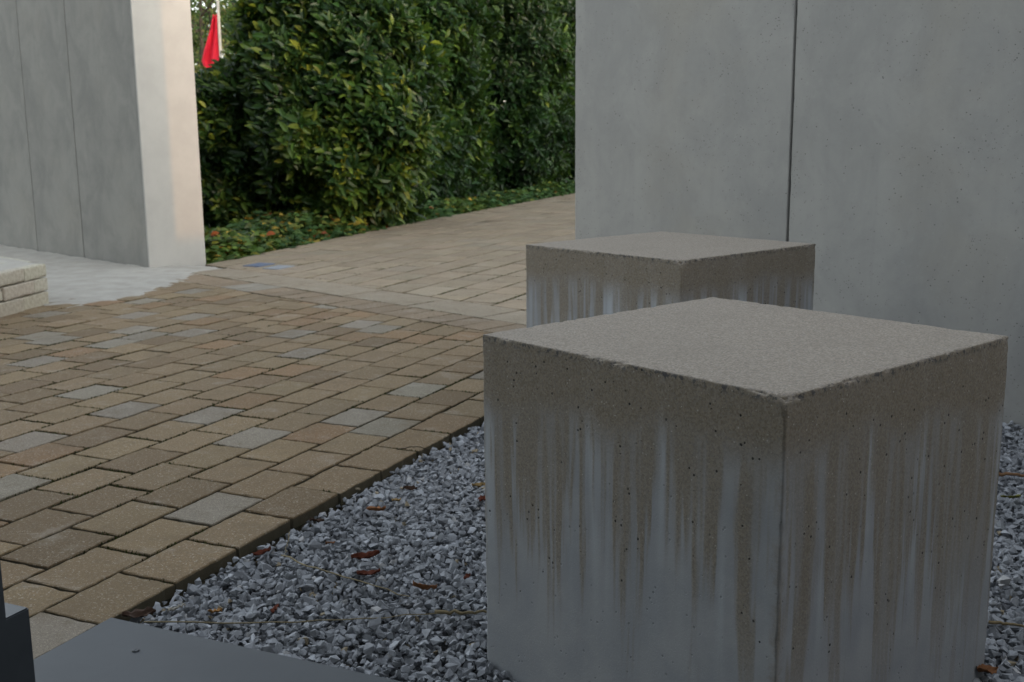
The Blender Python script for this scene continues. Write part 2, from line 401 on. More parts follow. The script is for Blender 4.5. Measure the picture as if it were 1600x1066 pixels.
for k in range(0, 30):
    v0, v1 = k * PW, (k + 1) * PW
    off = (.0 + .0905 * k + (rng.uniform(-.02, .02) if k else 0)) % PL
    u = -1.6 + off % PL - (-1.6 % PL) * 0
    u = off - 8 * PL
    while u < 6:
        g = G * rng.uniform(.8, 1.5); L = PL
        q = [np.array(t) for t in ((u + g / 2, v0 + g / 2), (u + L - g / 2, v0 + g / 2), (u + L - g / 2, v1 - g / 2), (u + g / 2, v1 - g / 2))]
        u += L
        q = clip(q, bnd, FB - .004)
        if len(q) < 3 or abs(area(q)) < .0012: continue
        w = [uv(*t) for t in q]; c = np.mean(w, 0)
        if c[1] < .9 or c[0] < -5.2 or all(inside(t_, APR) for t_ in w): continue
        pavers.append((w, pcol(), True))
# soldier course and slab band along the oblique line
bdir = np.array([SL, 1.0]) / math.hypot(SL, 1); bnor = np.array([1.0, -SL]) / math.hypot(SL, 1)
cosb = 1 / math.hypot(SL, 1)
def strip(u0, u1, step, v_from, v_to, tintf, gap=.007):
    a = (u0) * cosb; b = (u1) * cosb     # signed distances along bnor
    s = v_from
    while s < v_to:
        L = step * rng.uniform(.96, 1.04)
        gl = .016; q = [bnor * (a + gl / 2) + bdir * (s + gap / 2), bnor * (b - gl / 2) + bdir * (s + gap / 2), bnor * (b - gl / 2) + bdir * (s + L - gap / 2), bnor * (a + gl / 2) + bdir * (s + L - gap / 2)]
        s += L
        w = [uv(*t) for t in q]; c = np.mean(w, 0)
        if all(inside(t_, APR) for t_ in w) or (c - H0) @ hn > 0 and c[1] > 8.4: continue
        pavers.append((w, tintf(), True))
strip(FB + .004, BL, .165, -1.2, 6.5, lambda: np.array([.265, .195, .125]) * rng.uniform(.88, 1.12) if rng.random() > .15 else np.array([.290, .262, .210]))
strip(BL, BU, .62, -1.6, 7.0, lambda: np.array([.332, .276, .200]) * rng.uniform(.93, 1.07), .006)
# far field
FW_, FLn = .25, .335
k = -30
while k < 40:
    v0, v1 = k * FW_ + .07, (k + 1) * FW_ + .07; off = rng.uniform(0, FLn); u = 2.0 + off; k += 1
    while u < 34:
        g = .006; gw = .012 + .010 * rng.random()
        q = [np.array(t) for t in ((u + g / 2, v0 + gw / 2), (u + FLn - g / 2, v0 + gw / 2), (u + FLn - g / 2, v1 - gw / 2), (u + g / 2, v1 - gw / 2))]
        u += FLn
        q = clip(q, -bnd, -(BU + .004))
        if len(q) < 3 or abs(area(q)) < .002: continue
        w = [uv(*t) for t in q]
        w = clip(w, hn, H0 @ hn) if np.mean(w, 0)[1] < H1[1] else clip(w, hn2, H1 @ hn2)
        if len(w) < 3: continue
        c = np.mean(w, 0)
        if abs(area(w)) < .002 or c[0] > 9 or c[1] < 4.6 or c[1] > 34 or inside(c, APR): continue
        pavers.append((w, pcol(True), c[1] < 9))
bedpoly = [uv(-1.8, 0.003), uv(BU + 12, .003), uv(BU + 12, -8), H3 + np.array([8, 0]), H3, H2, H1, H0, PIL + NW * .1, PIL + TW * 6, np.array([-6.5, 8]), np.array([-6.5, 1.2])]
bm = bmesh.new(); f = bm.faces.new([bm.verts.new((p[0], p[1], -.030)) for p in bedpoly]); f.normal_update(); bmesh.ops.triangulate(bm, faces=[f])
me = bpy.data.meshes.new('paving'); bm.to_mesh(me); bm.free()
bed = tag(link('paving', me, M_BED), kind='structure')
if bed.data.polygons[0].normal.z < 0: bed.data.flip_normals()
score = []
for i, (w, t, fine) in enumerate(pavers):
    P, cf = proj(np.c_[np.array(w), np.zeros(len(w))])
    c = P.mean(0); vis = (cf > .2).all() and -20 < c[0] < 1620 and -20 < c[1] < 1090
    vis = vis and not (c[0] > 765 and c[1] > 515) and not (c[0] > 905) and not (c[0] > 826 and c[1] > 390)
    score.append(abs(area(P)) if vis else 0)
order = np.argsort(score)[::-1]; single = set(order[:300].tolist())
RV, RQ, RT, rn = [], [], [], 0; ngons = {}
for i, (w, t, fine) in enumerate(pavers):
    dz = rng.normal(0, .0011); ti = rng.normal(0, .004, 2)
    V, Q, T = paver_arrays(w, .07, fine, dz, ti)
    if i in single and score[i] > 0:
        o = link('paver', arrays_mesh('paver', V, [Q, T], t), M_PAVER, bed)
    else:
        RV.append(V); RQ.append(Q + rn); ngons.setdefault(T.shape[1], []).append(T + rn); RT.append(np.tile(t, (len(V), 1))); rn += len(V)
me = arrays_mesh('paver_remainder', np.concatenate(RV), [np.concatenate(RQ)] + [np.concatenate(x) for x in ngons.values()], np.concatenate(RT))
tag(link('distant_pavers', me, M_PAVER, bed), kind='stuff')
# moss and grit in the joints of the near field
mv, mf, mt, n = [], [], [], 0
near = [i for i in order[:260] if score[i] > 0]
for i in near:
    w = np.array(pavers[i][0]); c = w.mean(0)
    for e in range(len(w)):
        a, b = w[e], w[(e + 1) % len(w)]; L = np.linalg.norm(b - a)
        if L < .05: continue
        for s in range(int(L / .004)):
            p = a + (b - a) * rng.random(); p = p + (p - c) / np.linalg.norm(p - c) * .003 + rng.normal(0, .0025, 2)
            if to_uv(p)[1] < .014 or vnoise(np.array([p[0] * 5, p[1] * 5, 0.]), 3) < .0: continue
            h = rng.uniform(.015, .0285); r = rng.uniform(.003, .0068); z = -.030
            a0 = rng.uniform(0, 6.28)
            ring = [(p[0] + r * math.cos(a0 + q * 2.094), p[1] + r * math.sin(a0 + q * 2.094), z + h * rng.uniform(.4, .9)) for q in range(3)]
            mv += ring + [(p[0] + rng.normal(0, .001), p[1] + rng.normal(0, .001), z + h + .007)]
            mf += [(n, n + 1, n + 3), (n + 1, n + 2, n + 3), (n + 2, n, n + 3)]; n += 4
            g = rng.random(); mt += [np.array([.050, .068, .014]) * (1 - g) + np.array([.034, .030, .018]) * g] * 4
tag(link('joint_moss', arrays_mesh('joint_moss', np.array(mv), [np.array(mf)], np.array(mt)), M_MOSS, bed), kind='stuff')

# cement apron at the foot of the left wall: a thin skin that feathers out over the pavers
AP = np.array(APR); st_ = .016
gx, gy = np.meshgrid(np.arange(-5.6, -2.0, st_), np.arange(6.0, 10.6, st_), indexing='ij'); gq = np.stack([gx, gy], -1)
ins_ = np.zeros(gx.shape, bool)
for i in range(len(AP)):
    a, b = AP[i], AP[(i + 1) % len(AP)]
    cnd = (a[1] > gy) != (b[1] > gy); ins_ ^= cnd & (gx < (b[0] - a[0]) * (gy - a[1]) / (b[1] - a[1] + 1e-12) + a[0])
dst = np.full(gx.shape, 9.)
for i in range(5):
    a, b = AP[i], AP[i + 1]; ab = b - a; tt = np.clip(((gq - a) @ ab) / (ab @ ab), 0, 1); dst = np.minimum(dst, np.linalg.norm(gq - (a + tt[..., None] * ab), axis=-1))
dst = np.where(ins_, dst, -dst)
gz = -.010 + np.clip((dst + .12) / .22, 0, 1) * .016 + .0045 * fbm(np.concatenate([gq * 11, np.zeros(gx.shape + (1,))], -1), 77, 4)
keep = dst > -.16
iv = np.arange(gx.size).reshape(gx.shape); qq = np.stack([iv[:-1, :-1], iv[1:, :-1], iv[1:, 1:], iv[:-1, 1:]], -1)
kq = keep[:-1, :-1] & keep[1:, 1:] & keep[1:, :-1] & keep[:-1, 1:]; qq = qq[kq]
us_, inv_ = np.unique(qq, return_inverse=True)
V = np.c_[gx.ravel(), gy.ravel(), gz.ravel()][us_]
me = arrays_mesh('cement_apron', V, [inv_.reshape(-1, 4)], smooth=True)
tag(link('cement_apron', me, M_APRON), kind='structure')

# two small inlaid plates in the paving
for p, mt_, lb in (((405, 414.5), M_BLUE, 'small dark blue plate let into the path paving by the hedge'), ((436, 418.5), M_PALEBLUE, 'small pale blue plate let into the path paving, next to the dark one')):
    c = unproj(*p); o = link('ground_plate', box_mesh('ground_plate', -.105, .105, -.075, .075, -.02, .006, .002), mt_)
    o.location = (*c, .0); o.rotation_euler = (0, 0, R(-AZP + 90)); tag(o, lb, 'ground plate')

# ------------------------------------------------------------------ concrete walls
WH = 3.3
def panel_wall(name, label, start, az, thick, widths, mat, seed, z0=-.1, cap=None, chip=None, gap=.012, bodycol=None):
    """panels in a row from start along az; thickness to the left of the run"""
    t = thing(name, label, 'wall', (start[0], start[1], 0), R(90 - az))
    x = 0
    for i, w in enumerate(widths):
        o = link('panel', rbox('panel', (w - gap, thick, WH), (max(6, int(w / .08)), 6, 110), .002, .007, 26, seed + i, chip if i == 0 else None), mat, t)
        o.location = (x, 0, z0); x += w
    if cap:
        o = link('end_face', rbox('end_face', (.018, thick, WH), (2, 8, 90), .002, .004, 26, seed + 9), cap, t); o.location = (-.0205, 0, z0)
    core = link('joint_filler', box_mesh('joint_filler', .03, x - .03, .02, thick - .02, z0, z0 + WH - .02, 0), M_DARK, t)
    return t
# right wall: far end E, runs az 139 towards the building
W0 = unproj(1573, 669, -.03); AZR = -40.9; TR = azv(AZR)
def at_column(P, T, px, py=540):
    d = unproj(px, py); A = np.array([T, -d]).T; s = np.linalg.solve(A, -P)[0]; return P + T * s
E_ = at_column(W0, TR, 898); S_ = at_column(W0, TR, 1228, 480)
w1 = np.linalg.norm(S_ - E_)
def chip_r(V):
    # broken arris near the upper end of the free edge
    z = V[:, 2]; zc = 1.55
    return .022 * np.exp(-((z - zc) / .055) ** 2) * np.clip(fbm(V * 45, 9, 2) + .5, 0, 1.6)
wall_r = panel_wall('concrete_wall', 'tall smooth grey concrete wall with open dark joint behind the two cubes', E_, AZR + 180, .40, [w1, 2.6, 2.6], M_WALLR, 3, chip=chip_r)
# left wall: runs from PIL along az -46.3 (away); built so that the end face shows
p1, p2 = np.linalg.norm(unproj(137, 403) - PIL), np.linalg.norm(unproj(62, 392) - PIL)
end_r = at_column(PIL, NW, 320, 413); TH = np.linalg.norm(end_r - PIL)
wall_l = panel_wall('concrete_wall', 'concrete panel wall with pale end face touched by warm sun beside the hedge', PIL, AZW, TH, [p1, p2 - p1, 1.06, 1.06], M_WALLL, 13, gap=.011, cap=M_PALE_END)
# the run goes along +x (az AZW): thickness must lie on the NW side
for wt, nrm_dir in ((wall_l, NW), (wall_r, azv(49.1))):
    a = wt.rotation_euler[2]; yl = np.array([-math.sin(a), math.cos(a)])
    if yl @ nrm_dir < 0:
        for ch in wt.children:
            ch.location.y -= (TH if wt is wall_l else .40)

# ------------------------------------------------------------------ cubes
CT, CD = .6346, .668
def cube_mesh(name, seed):
    def chip(V):
        z = V[:, 2]; top = np.exp(-((z - TOPZ) / .02) ** 2)
        corner = np.exp(-((V[:, 0] / .03) ** 2 + (V[:, 1] / .03) ** 2 + ((z - TOPZ) / .02) ** 2))
        nn = np.clip(fbm(V * 60, seed + 5, 3), 0, 2)
        return top * nn * .011 + corner * .017
    return rbox(name, (CD, CD, TOPZ), (105, 105, 95), .0025, .008, 70, seed, chip, 0.0)
for F0, az, mat, sd_, lb in (((.3821, 1.4935), 49.14, M_CUBE1, 1, 'large weathered concrete cube with chipped top corner, standing beside the metal floor plate'),
                             ((.4863, 3.1355), 48.98, M_CUBE2, 2, 'weathered concrete cube standing between the other cube and the tall wall')):
    o = link('concrete_cube', cube_mesh('concrete_cube', sd_), mat)
    o.location = (F0[0], F0[1], CT - TOPZ); o.rotation_euler = (0, 0, R(90 - az)); tag(o, lb, 'cube', 'concrete cube seats')
CUBES = [(np.array((.3821, 1.4935)), 49.14), (np.array((.4863, 3.1355)), 48.98)]
def in_cube(P, m=.004):
    r = np.zeros(len(P), bool)
    for F0, az in CUBES:
        d = P - F0; a, b = d @ azv(az), d @ azv(az - 90); r |= (a > -m) & (a < CD + m) & (b > -m) & (b < CD + m)
    return r

# ------------------------------------------------------------------ gravel
gp = [uv(-.6, -.004), uv(3.2, -.004), E_ + azv(49) * .1, E_ - TR * 6.5 + azv(49) * .1, np.array([2.6, -1.2]), uv(-.6, -3)]
bm = bmesh.new(); f = bm.faces.new([bm.verts.new((p[0], p[1], -.062)) for p in gp]); f.normal_update()
if f.normal.z < 0: f.normal_flip()
bmesh.ops.triangulate(bm, faces=[f]); me = bpy.data.meshes.new('gravel_bed'); bm.to_mesh(me); bm.free()
gbed = tag(link('gravel_bed', me, M_GRAVELBED), kind='structure')
protos = []
for k in range(24):
    bm = bmesh.new()
    for _ in range(rng.integers(8, 13)):
        d = rng.normal(0, 1, 3); d /= np.linalg.norm(d); bm.verts.new(d * rng.uniform(.85, 1.0) * np.array([1, rng.uniform(.6, .95), rng.uniform(.45, .8)]))
    r = bmesh.ops.convex_hull(bm, input=bm.verts[:]); 
    bmesh.ops.delete(bm, geom=[v for v in bm.verts if not v.link_faces], context='VERTS')
    bmesh.ops.triangulate(bm, faces=bm.faces[:]); bmesh.ops.recalc_face_normals(bm, faces=bm.faces[:])
    bm.verts.index_update(); protos.append((np.array([v.co[:] for v in bm.verts]), np.array([[v.index for v in f_.verts] for f_ in bm.faces]))); bm.free()
def rand_rot(n):
    q = rng.normal(0, 1, (n, 4)); q /= np.linalg.norm(q, axis=1)[:, None]; w, x, y, z = q.T
    return np.stack([1 - 2 * (y * y + z * z), 2 * (x * y - z * w), 2 * (x * z + y * w), 2 * (x * y + z * w), 1 - 2 * (x * x + z * z), 2 * (y * z - x * w), 2 * (x * z - y * w), 2 * (y * z + x * w), 1 - 2 * (x * x + y * y)], -1).reshape(-1, 3, 3)
wn_ = azv(49.1)
SV, SF, STn, n = [], [], [], 0
for layer, (step, z, s0) in enumerate(((.0172, -.044, .0118), (.0165, -.029, .0118), (.0215, -.019, .0120))):
    us = np.arange(-.26, 3.3, step); vs_ = np.arange(-3.0, .0, step)
    A, B = np.meshgrid(us, vs_); A = A.ravel() + rng.uniform(-.5, .5, A.size) * step; B = B.ravel() + rng.uniform(-.5, .5, B.size) * step
    P = O + A[:, None] * U + B[:, None] * W
    size = s0 * np.exp(rng.normal(0, .28, len(P)))
    ok = (B < -.007 - size * .5) & ((P - E_) @ wn_ < -.008) & (~in_cube(P, .002))
    pr, cf = proj(np.c_[P, np.full(len(P), z)])
    ok &= (cf > .1) & (pr[:, 0] > -250) & (pr[:, 0] < 1900) & (pr[:, 1] < 1500)
    # what stands behind the front cube cannot be seen from a step aside either: thin it out
    P = P[ok]; size = size[ok]
    zz = z + rng.normal(0, .004, len(P)) + .006 * vnoise(np.c_[P * 7, np.zeros(len(P))], 8)
    Rm = rand_rot(len(P)); kind = rng.integers(0, len(protos), len(P))
    for k in range(len(protos)):
        I = np.where(kind == k)[0]
        if not len(I): continue
        pv, pf = protos[k]
        V = np.einsum('nij,vj->nvi', Rm[I], pv) * size[I][:, None, None]
        V[..., 2] *= .85
        V = V + np.c_[P[I], zz[I]][:, None, :]
        SV.append(V.reshape(-1, 3)); SF.append((pf[None] + (np.arange(len(I)) * len(pv))[:, None, None]).reshape(-1, 3) + n); n += len(I) * len(pv)
        base = np.array([.315, .330, .352]) * np.exp(rng.normal(0, .16, (len(I), 1)))
        odd = rng.random(len(I)) < .012; base[odd] = np.array([.30, .25, .17]); wh = rng.random(len(I)) < .02; base[wh] = np.array([.46, .46, .46])
        STn.append(np.repeat(base, len(pv), 0))
me = arrays_mesh('gravel', np.concatenate(SV), [np.concatenate(SF)], np.concatenate(STn))
o = tag(link('gravel', me, M_STONE), 'loose grey limestone chippings filling the bed around the cubes', 'gravel', kind='stuff')
print('gravel tris', len(me.polygons))

# ------------------------------------------------------------------ metal plate and door post
pc = uv(-.2, 0.0)
t = thing('floor_plate', 'flat grey metal floor plate with one screw beside the gravel', 'metal plate', (pc[0], pc[1], 0), R(90 - AZP))
o = link('sheet', box_mesh('sheet', -3.4, 0, -3.6, 0, -.05, .004, .0018), M_PLATE, t)
sp = np.array(to_uv(unproj(212, 1020))); bm = bmesh.new()
bmesh.ops.create_cone(bm, cap_ends=True, segments=20, radius1=.008, radius2=.0066, depth=.0026); me = bpy.data.meshes.new('screw'); bm.to_mesh(me); bm.free()
o = link('screw', me, M_DARK, t); o.location = (sp[0] + .2, sp[1], .0055)
q = box_mesh('screw_slot', -.0045, .0045, -.0008, .0008, .0012, .0017, 0); s = link('screw_slot', q, M_PLATE, o)

Q = unproj(61, 1105)
def z_at(P, y):
    lo, hi = -.5, 2.0
    for _ in range(50):
        mid = (lo + hi) / 2; pp, _c = proj(np.array([P[0], P[1], mid]))
        if pp[1] > y: lo = mid
        else: hi = mid
    return lo
zt = z_at(Q, 949)
t = thing('gate_post', 'dark grey metal gate post with low square foot box at its side', 'gate post', (Q[0], Q[1], 0), R(90 - AZP))
# local x runs az 24.2 (away), local y to the left
link('foot_box', box_mesh('foot_box', -.075, 0, 0, .062, .004, zt, .0025), M_DARK, t)
J = Q - U * .13
for _ in range(60):      # slide along the door line until its edge shows where the photograph has it
    if proj(np.array([*J, z_at(J, 1000)]))[0][0] > 14: J = J + W * .002
    else: J = J - W * .002
ju, jv = (J - Q) @ U, (J - Q) @ W
link('jamb', box_mesh('jamb', ju - .05, ju, jv, jv + .075, .004, 1.10, .003), M_DARK, t)
b = link('hinge_plate', box_mesh('hinge_plate', -.090, -.072, .020, .050, zt * .40, zt * .46, .001), M_PLATE, t)

# ------------------------------------------------------------------ low block wall at the left
C0 = unproj(78, 475); d1 = azv(190); d2 = azv(-45.5)
t = thing('low_block_wall', 'low wall of three courses of pale split stone blocks at the paving edge', 'low wall', (C0[0], C0[1], 0))
HB = .25
n1 = np.array([d1[1], -d1[0]])
if n1 @ (-d2) < 0: n1 = -n1      # outward of the visible face
def block(p, d, L, z0, z1, depth, seed):
    me = rbox('block', (L, depth, z1 - z0), (9, 5, 5), .007, .022, 30, seed, None, .006)
    me.attributes.new('tint', 'FLOAT_COLOR', 'POINT')
    c = np.array([.47, .43, .345]) * rng.uniform(.86, 1.1) * rng.uniform(.97, 1.03, 3)
    a = np.ones((len(me.vertices), 4), np.float32); a[:, :3] = c; me.attributes['tint'].data.foreach_set('color', a.ravel())
    o = link('block', me, M_BLOCK, t); ang = math.atan2(d[1], d[0])
    o.location = (p[0] - C0[0], p[1] - C0[1], z0); o.rotation_euler = (0, 0, ang); return o
for c in range(3):
    z0, z1 = c * HB / 3 - (.03 if c == 0 else 0) + .002, (c + 1) * HB / 3 - .004
    s = 0; off = [.27, .15, .23][c]
    while s < 1.9:
        L = off if s == 0 else rng.uniform(.22, .30)
        # local y must point inward (to the right of d1 is outward?)
        ang_y = np.array([-d1[1], d1[0]])
        p = C0 + d1 * s + rng.normal(0, .004) * n1
        if ang_y @ n1 > 0: p = p - n1 * .20
        block(p, d1, L - .013, z0, z1, .20, 100 + c * 10 + int(s * 10)); s += L
    s = .22
    while s < 2.6:
        L = rng.uniform(.26, .34); p = C0 + d2 * s; ang_y = np.array([-d2[1], d2[0]]); inw = d1 - (d1 @ d2) * d2
        if ang_y @ inw < 0: p = p + inw / np.linalg.norm(inw) * .20
        block(p, d2, L - .013, z0, z1, .20, 200 + c * 10 + int(s * 10)); s += L
cap = [C0 + d1 * .02 + d2 * .05, C0 + d1 * 1.8, C0 + d1 * 1.8 + d2 * 2.5, C0 + d2 * 2.5]
cc = np.mean(cap, 0); cap = [p + (cc - p) * .03 for p in cap]
V, Qd, T = paver_arrays(cap, .02, True, HB - .006); V[:, :2] -= C0; V[:, 2] = np.where(V[:, 2] < .1, .02, V[:, 2])
link('top_fill', arrays_mesh('top_fill', V, [Qd, T]), M_APRON, t)

# ------------------------------------------------------------------ foliage
LEAF_V = np.array([(0, 0, 0), (-.5, .34, .10), (0, .34, 0), (.5, .34, .10), (-.40, .70, .05), (0, .70, -.03), (.40, .70, .05), (0, 1.0, -.12)])
LEAF_T = np.array([(0, 2, 1), (0, 3, 2), (4, 5, 7), (5, 6, 7)]); LEAF_Q = np.array([(1, 2, 5, 4), (2, 3, 6, 5)])
def leaf_frames(D, N):
    D = D / (np.linalg.norm(D, axis=1)[:, None] + 1e-9); X = np.cross(D, N); X /= np.linalg.norm(X, axis=1)[:, None] + 1e-9; Z = np.cross(X, D)
    return X, D, Z
def leaves_mesh(name, P, D, N, L, Wd, tint):
    X, Y, Z = leaf_frames(D, N); n = len(P)
    V = P[:, None] + LEAF_V[None, :, 0, None] * X[:, None] * Wd[:, None, None] + LEAF_V[None, :, 1, None] * Y[:, None] * L[:, None, None] + LEAF_V[None, :, 2, None] * Z[:, None] * L[:, None, None]
    b = (np.arange(n) * 8)[:, None, None]
    return arrays_mesh(name, V.reshape(-1, 3), [(LEAF_T[None] + b).reshape(-1, 3), (LEAF_Q[None] + b).reshape(-1, 4)], np.repeat(tint, 8, 0))
def leaf_tint(n, pal, w):
    pal = np.array(pal); c = pal[rng.choice(len(pal), n, p=w)]; return c * np.exp(rng.normal(0, .22, (n, 1)))
LAUREL = [(.011, .034, .009), (.019, .052, .012), (.040, .082, .015), (.085, .122, .018)]
def bush(name, label, c, rad, H, twigs, leafL, aspect, pal, pw, group, mat=M_LEAF, nparts=0, seed=0, per=8, lump=.22, droop=.2, open_=.35):
    c = np.array(c); t = thing(name, label, 'bush', (c[0], c[1], -.1), 0, group)
    tocam = math.atan2(-c[1], -c[0])
    a = tocam + rng.normal(0, 1.15, twigs); zz = rng.beta(1.15, 1.15, twigs) * H
    prof = (1 - np.abs(2 * zz / H - .92) ** 3.2).clip(.02) ** (1 / 2.6)
    dirs = np.c_[np.cos(a), np.sin(a), zz / H * 2]
    lum = 1 + lump * fbm(dirs * 2.2 + seed * 7.3, seed, 2) + .10 * vnoise(dirs * 7 + seed, seed + 4)
    clump = np.clip(fbm(dirs * 5.5 + seed * 3.1, seed + 20, 2) * 1.1 + .45, 0, 1)
    dep = 1 - open_ * (.45 * rng.random(twigs) ** 1.5 + .75 * (1 - clump) * rng.random(twigs) ** .5)
    r = prof * lum * dep
    P = np.c_[c[0] + np.cos(a) * r * rad[0], c[1] + np.sin(a) * r * rad[1], zz - .05]
    out = np.c_[np.cos(a), np.sin(a), (zz / H - .35) * 1.1] + rng.normal(0, .35, (twigs, 3)); out /= np.linalg.norm(out, axis=1)[:, None]
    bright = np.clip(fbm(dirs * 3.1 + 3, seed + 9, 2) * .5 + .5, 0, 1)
    LP, LD, LN, LL, LT = [], [], [], [], []
    for k in range(per):
        ang = k * 2.4 + rng.uniform(-.4, .4, twigs)
        a1 = np.cross(out, rng.normal(0, 1, (twigs, 3)) * .0 + np.array([.2, .1, .97])); a1 /= np.linalg.norm(a1, axis=1)[:, None]; a2 = np.cross(out, a1)
        radial = np.cos(ang)[:, None] * a1 + np.sin(ang)[:, None] * a2
        back = (k / per) * leafL * 1.5
        LP.append(P - out * back + radial * .004)
        fwd = .75 - .55 * k / per
        d = out * fwd + radial * (.85) + np.array([0, 0, .18 - droop * k / per]) + rng.normal(0, .16, (twigs, 3)); LD.append(d)
        nn = out * .9 - radial * .35 + np.array([0, 0, .45]) + rng.normal(0, .2, (twigs, 3)); LN.append(nn)
        LL.append(leafL * rng.uniform(.7, 1.2, twigs))
        ti = leaf_tint(twigs, pal, pw); LT.append(ti * (.55 + .75 * bright[:, None]) * np.where((bright > .62)[:, None], np.array([[1.55, 1.25, .9]]), 1.0))  # brighter yellow-green clumps: sun on the leaves put into their colour
    LP, LD, LN, LL, LT = map(np.concatenate, (LP, LD, LN, LL, LT))
    keep = LP[:, 2] > .03
    LP, LD, LN, LL, LT = LP[keep], LD[keep], LN[keep], LL[keep], LT[keep]
    off = np.array([c[0], c[1], -.1])
    idx = np.arange(len(LP))
    if nparts:
        pr, cf = proj(LP); seen = (pr[:, 0] > 330) & (pr[:, 0] < 700) & (pr[:, 1] > 0) & (pr[:, 1] < 400)
        dist = np.linalg.norm(LP[:, :2] - c[:2], axis=1) / rad[0]
        sc = np.where(seen, LL / cf * (1 + dist), 0); pick = np.argsort(sc)[::-1][:nparts]
        variants = [leaves_mesh('leaf', np.zeros((1, 3)), np.array([[0., 1, 0]]), np.array([[0., 0, 1]]), np.ones(1), np.full(1, aspect), np.array([p])) for p in pal for _ in (0,)]
        X, Y, Z = leaf_frames(LD[pick], LN[pick])
        for j, i in enumerate(pick):
            me_ = variants[int(rng.choice(len(pal), p=pw))]
            o = link('leaf', me_, mat, t); L = LL[i]
            M4 = Matrix([[X[j][q] * L, Y[j][q] * L, Z[j][q] * L, (LP[i] - off)[q]] for q in range(3)] + [[0, 0, 0, 1]])
            o.matrix_basis = M4
        idx = np.setdiff1d(idx, pick)
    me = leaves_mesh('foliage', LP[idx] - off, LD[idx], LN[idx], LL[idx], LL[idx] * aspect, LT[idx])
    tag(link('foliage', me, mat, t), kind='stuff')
    tubes = []
    for k in range(26):
        an = rng.uniform(0, 6.28); h = rng.uniform(.5, .9) * H; e = np.array([math.cos(an) * rad[0] * rng.uniform(.3, .75), math.sin(an) * rad[1] * rng.uniform(.3, .75), h])
        s0 = np.array([math.cos(an) * .15, math.sin(an) * .15, 0]); mid = s0 * .5 + e * .5 + np.array([0, 0, .15]) + rng.normal(0, .06, 3)
        tubes.append(tube([s0, mid * .6 + s0 * .4, mid, e], [.028, .022, .015, .005], 6))
    link('stem', join_tubes('stem', tubes), M_BARK, t)
    return t
HG = 'laurel bushes along the path'
bush('laurel_bush', 'big glossy laurel bush with yellow-green leaf clumps tinted as if sunlit, beside the sunlit wall end', (-1.92, 12.45), (1.12, 1.35), 2.9, 3900, .135, .40, LAUREL, [.30, .36, .24, .10], HG, nparts=300, seed=1)
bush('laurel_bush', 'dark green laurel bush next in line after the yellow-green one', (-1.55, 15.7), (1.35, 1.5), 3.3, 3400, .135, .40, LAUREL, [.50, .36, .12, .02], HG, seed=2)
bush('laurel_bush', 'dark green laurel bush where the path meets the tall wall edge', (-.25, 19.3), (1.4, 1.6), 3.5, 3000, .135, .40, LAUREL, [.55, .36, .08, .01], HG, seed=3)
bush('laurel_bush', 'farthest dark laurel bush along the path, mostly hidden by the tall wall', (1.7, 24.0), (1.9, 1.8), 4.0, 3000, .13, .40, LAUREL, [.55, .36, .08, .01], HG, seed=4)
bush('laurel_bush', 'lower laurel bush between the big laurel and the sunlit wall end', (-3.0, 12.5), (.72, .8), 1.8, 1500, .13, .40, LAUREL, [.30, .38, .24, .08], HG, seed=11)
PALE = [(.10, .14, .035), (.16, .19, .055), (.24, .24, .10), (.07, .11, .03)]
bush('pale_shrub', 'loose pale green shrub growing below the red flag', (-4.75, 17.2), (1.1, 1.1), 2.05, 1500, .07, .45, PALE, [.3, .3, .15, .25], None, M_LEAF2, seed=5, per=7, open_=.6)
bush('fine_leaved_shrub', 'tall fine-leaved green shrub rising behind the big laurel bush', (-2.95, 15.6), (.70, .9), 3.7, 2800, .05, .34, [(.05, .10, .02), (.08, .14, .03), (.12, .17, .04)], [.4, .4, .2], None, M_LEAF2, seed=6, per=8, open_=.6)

# ground cover along the path edge
def cover(name, label, A, B, width, n, cols, w, hgt, seed):
    d = B - A; L = np.linalg.norm(d); d = d / L; nn = np.array([-d[1], d[0]])
    s = rng.uniform(0, L, n); q = rng.beta(1.0, 1.2, n) * width
    P2 = A + d * s[:, None] + nn * (q + .03)[:, None]
    kp = ((P2 - PIL) @ NW > TH + .04); P2 = P2[kp]; q = q[kp]; n = len(P2)
    hh = hgt * (.35 + .65 * np.clip(q / .3, 0, 1)) * (1 + .35 * vnoise(np.c_[P2 * 3.2, np.zeros(n)], seed))
    LP, LD, LN, LL, LT = [], [], [], [], []
    for k in range(5):
        an = rng.uniform(0, 6.28, n); z = hh * rng.uniform(.35, 1.0, n) - .08
        LP.append(np.c_[P2 + rng.normal(0, .03, (n, 2)), z]); LD.append(np.c_[np.cos(an), np.sin(an), rng.uniform(-.25, .35, n)])
        LN.append(np.c_[rng.normal(0, .35, (n, 2)) + np.array([0, -.25]), np.ones(n)]); LL.append(rng.uniform(.055, .10, n))
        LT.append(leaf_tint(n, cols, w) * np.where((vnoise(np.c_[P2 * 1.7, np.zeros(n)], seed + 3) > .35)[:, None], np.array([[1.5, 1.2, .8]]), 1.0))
    LP, LD, LN, LL, LT = map(np.concatenate, (LP, LD, LN, LL, LT))
    me = leaves_mesh(name, LP, LD, LN, LL, LL * .85, LT)
    return tag(link(name, me, M_LEAF2), label, 'ground cover', kind='stuff')
GC = [(.034, .082, .024), (.054, .108, .028), (.11, .14, .03), (.26, .20, .035), (.22, .07, .025)]
cover('ground_cover', 'low green leafy ground cover with yellowing leaves at the path edge', H0 + hd * -.10, H1, 1.1, 2300, GC, [.45, .36, .13, .045, .015], .24, 1)
cover('ground_cover', 'thin strip of low ground cover under the dark bushes', H1, H2 + (H2 - H1) * .3, .6, 1700, GC, [.5, .4, .08, .015, .005], .20, 2)
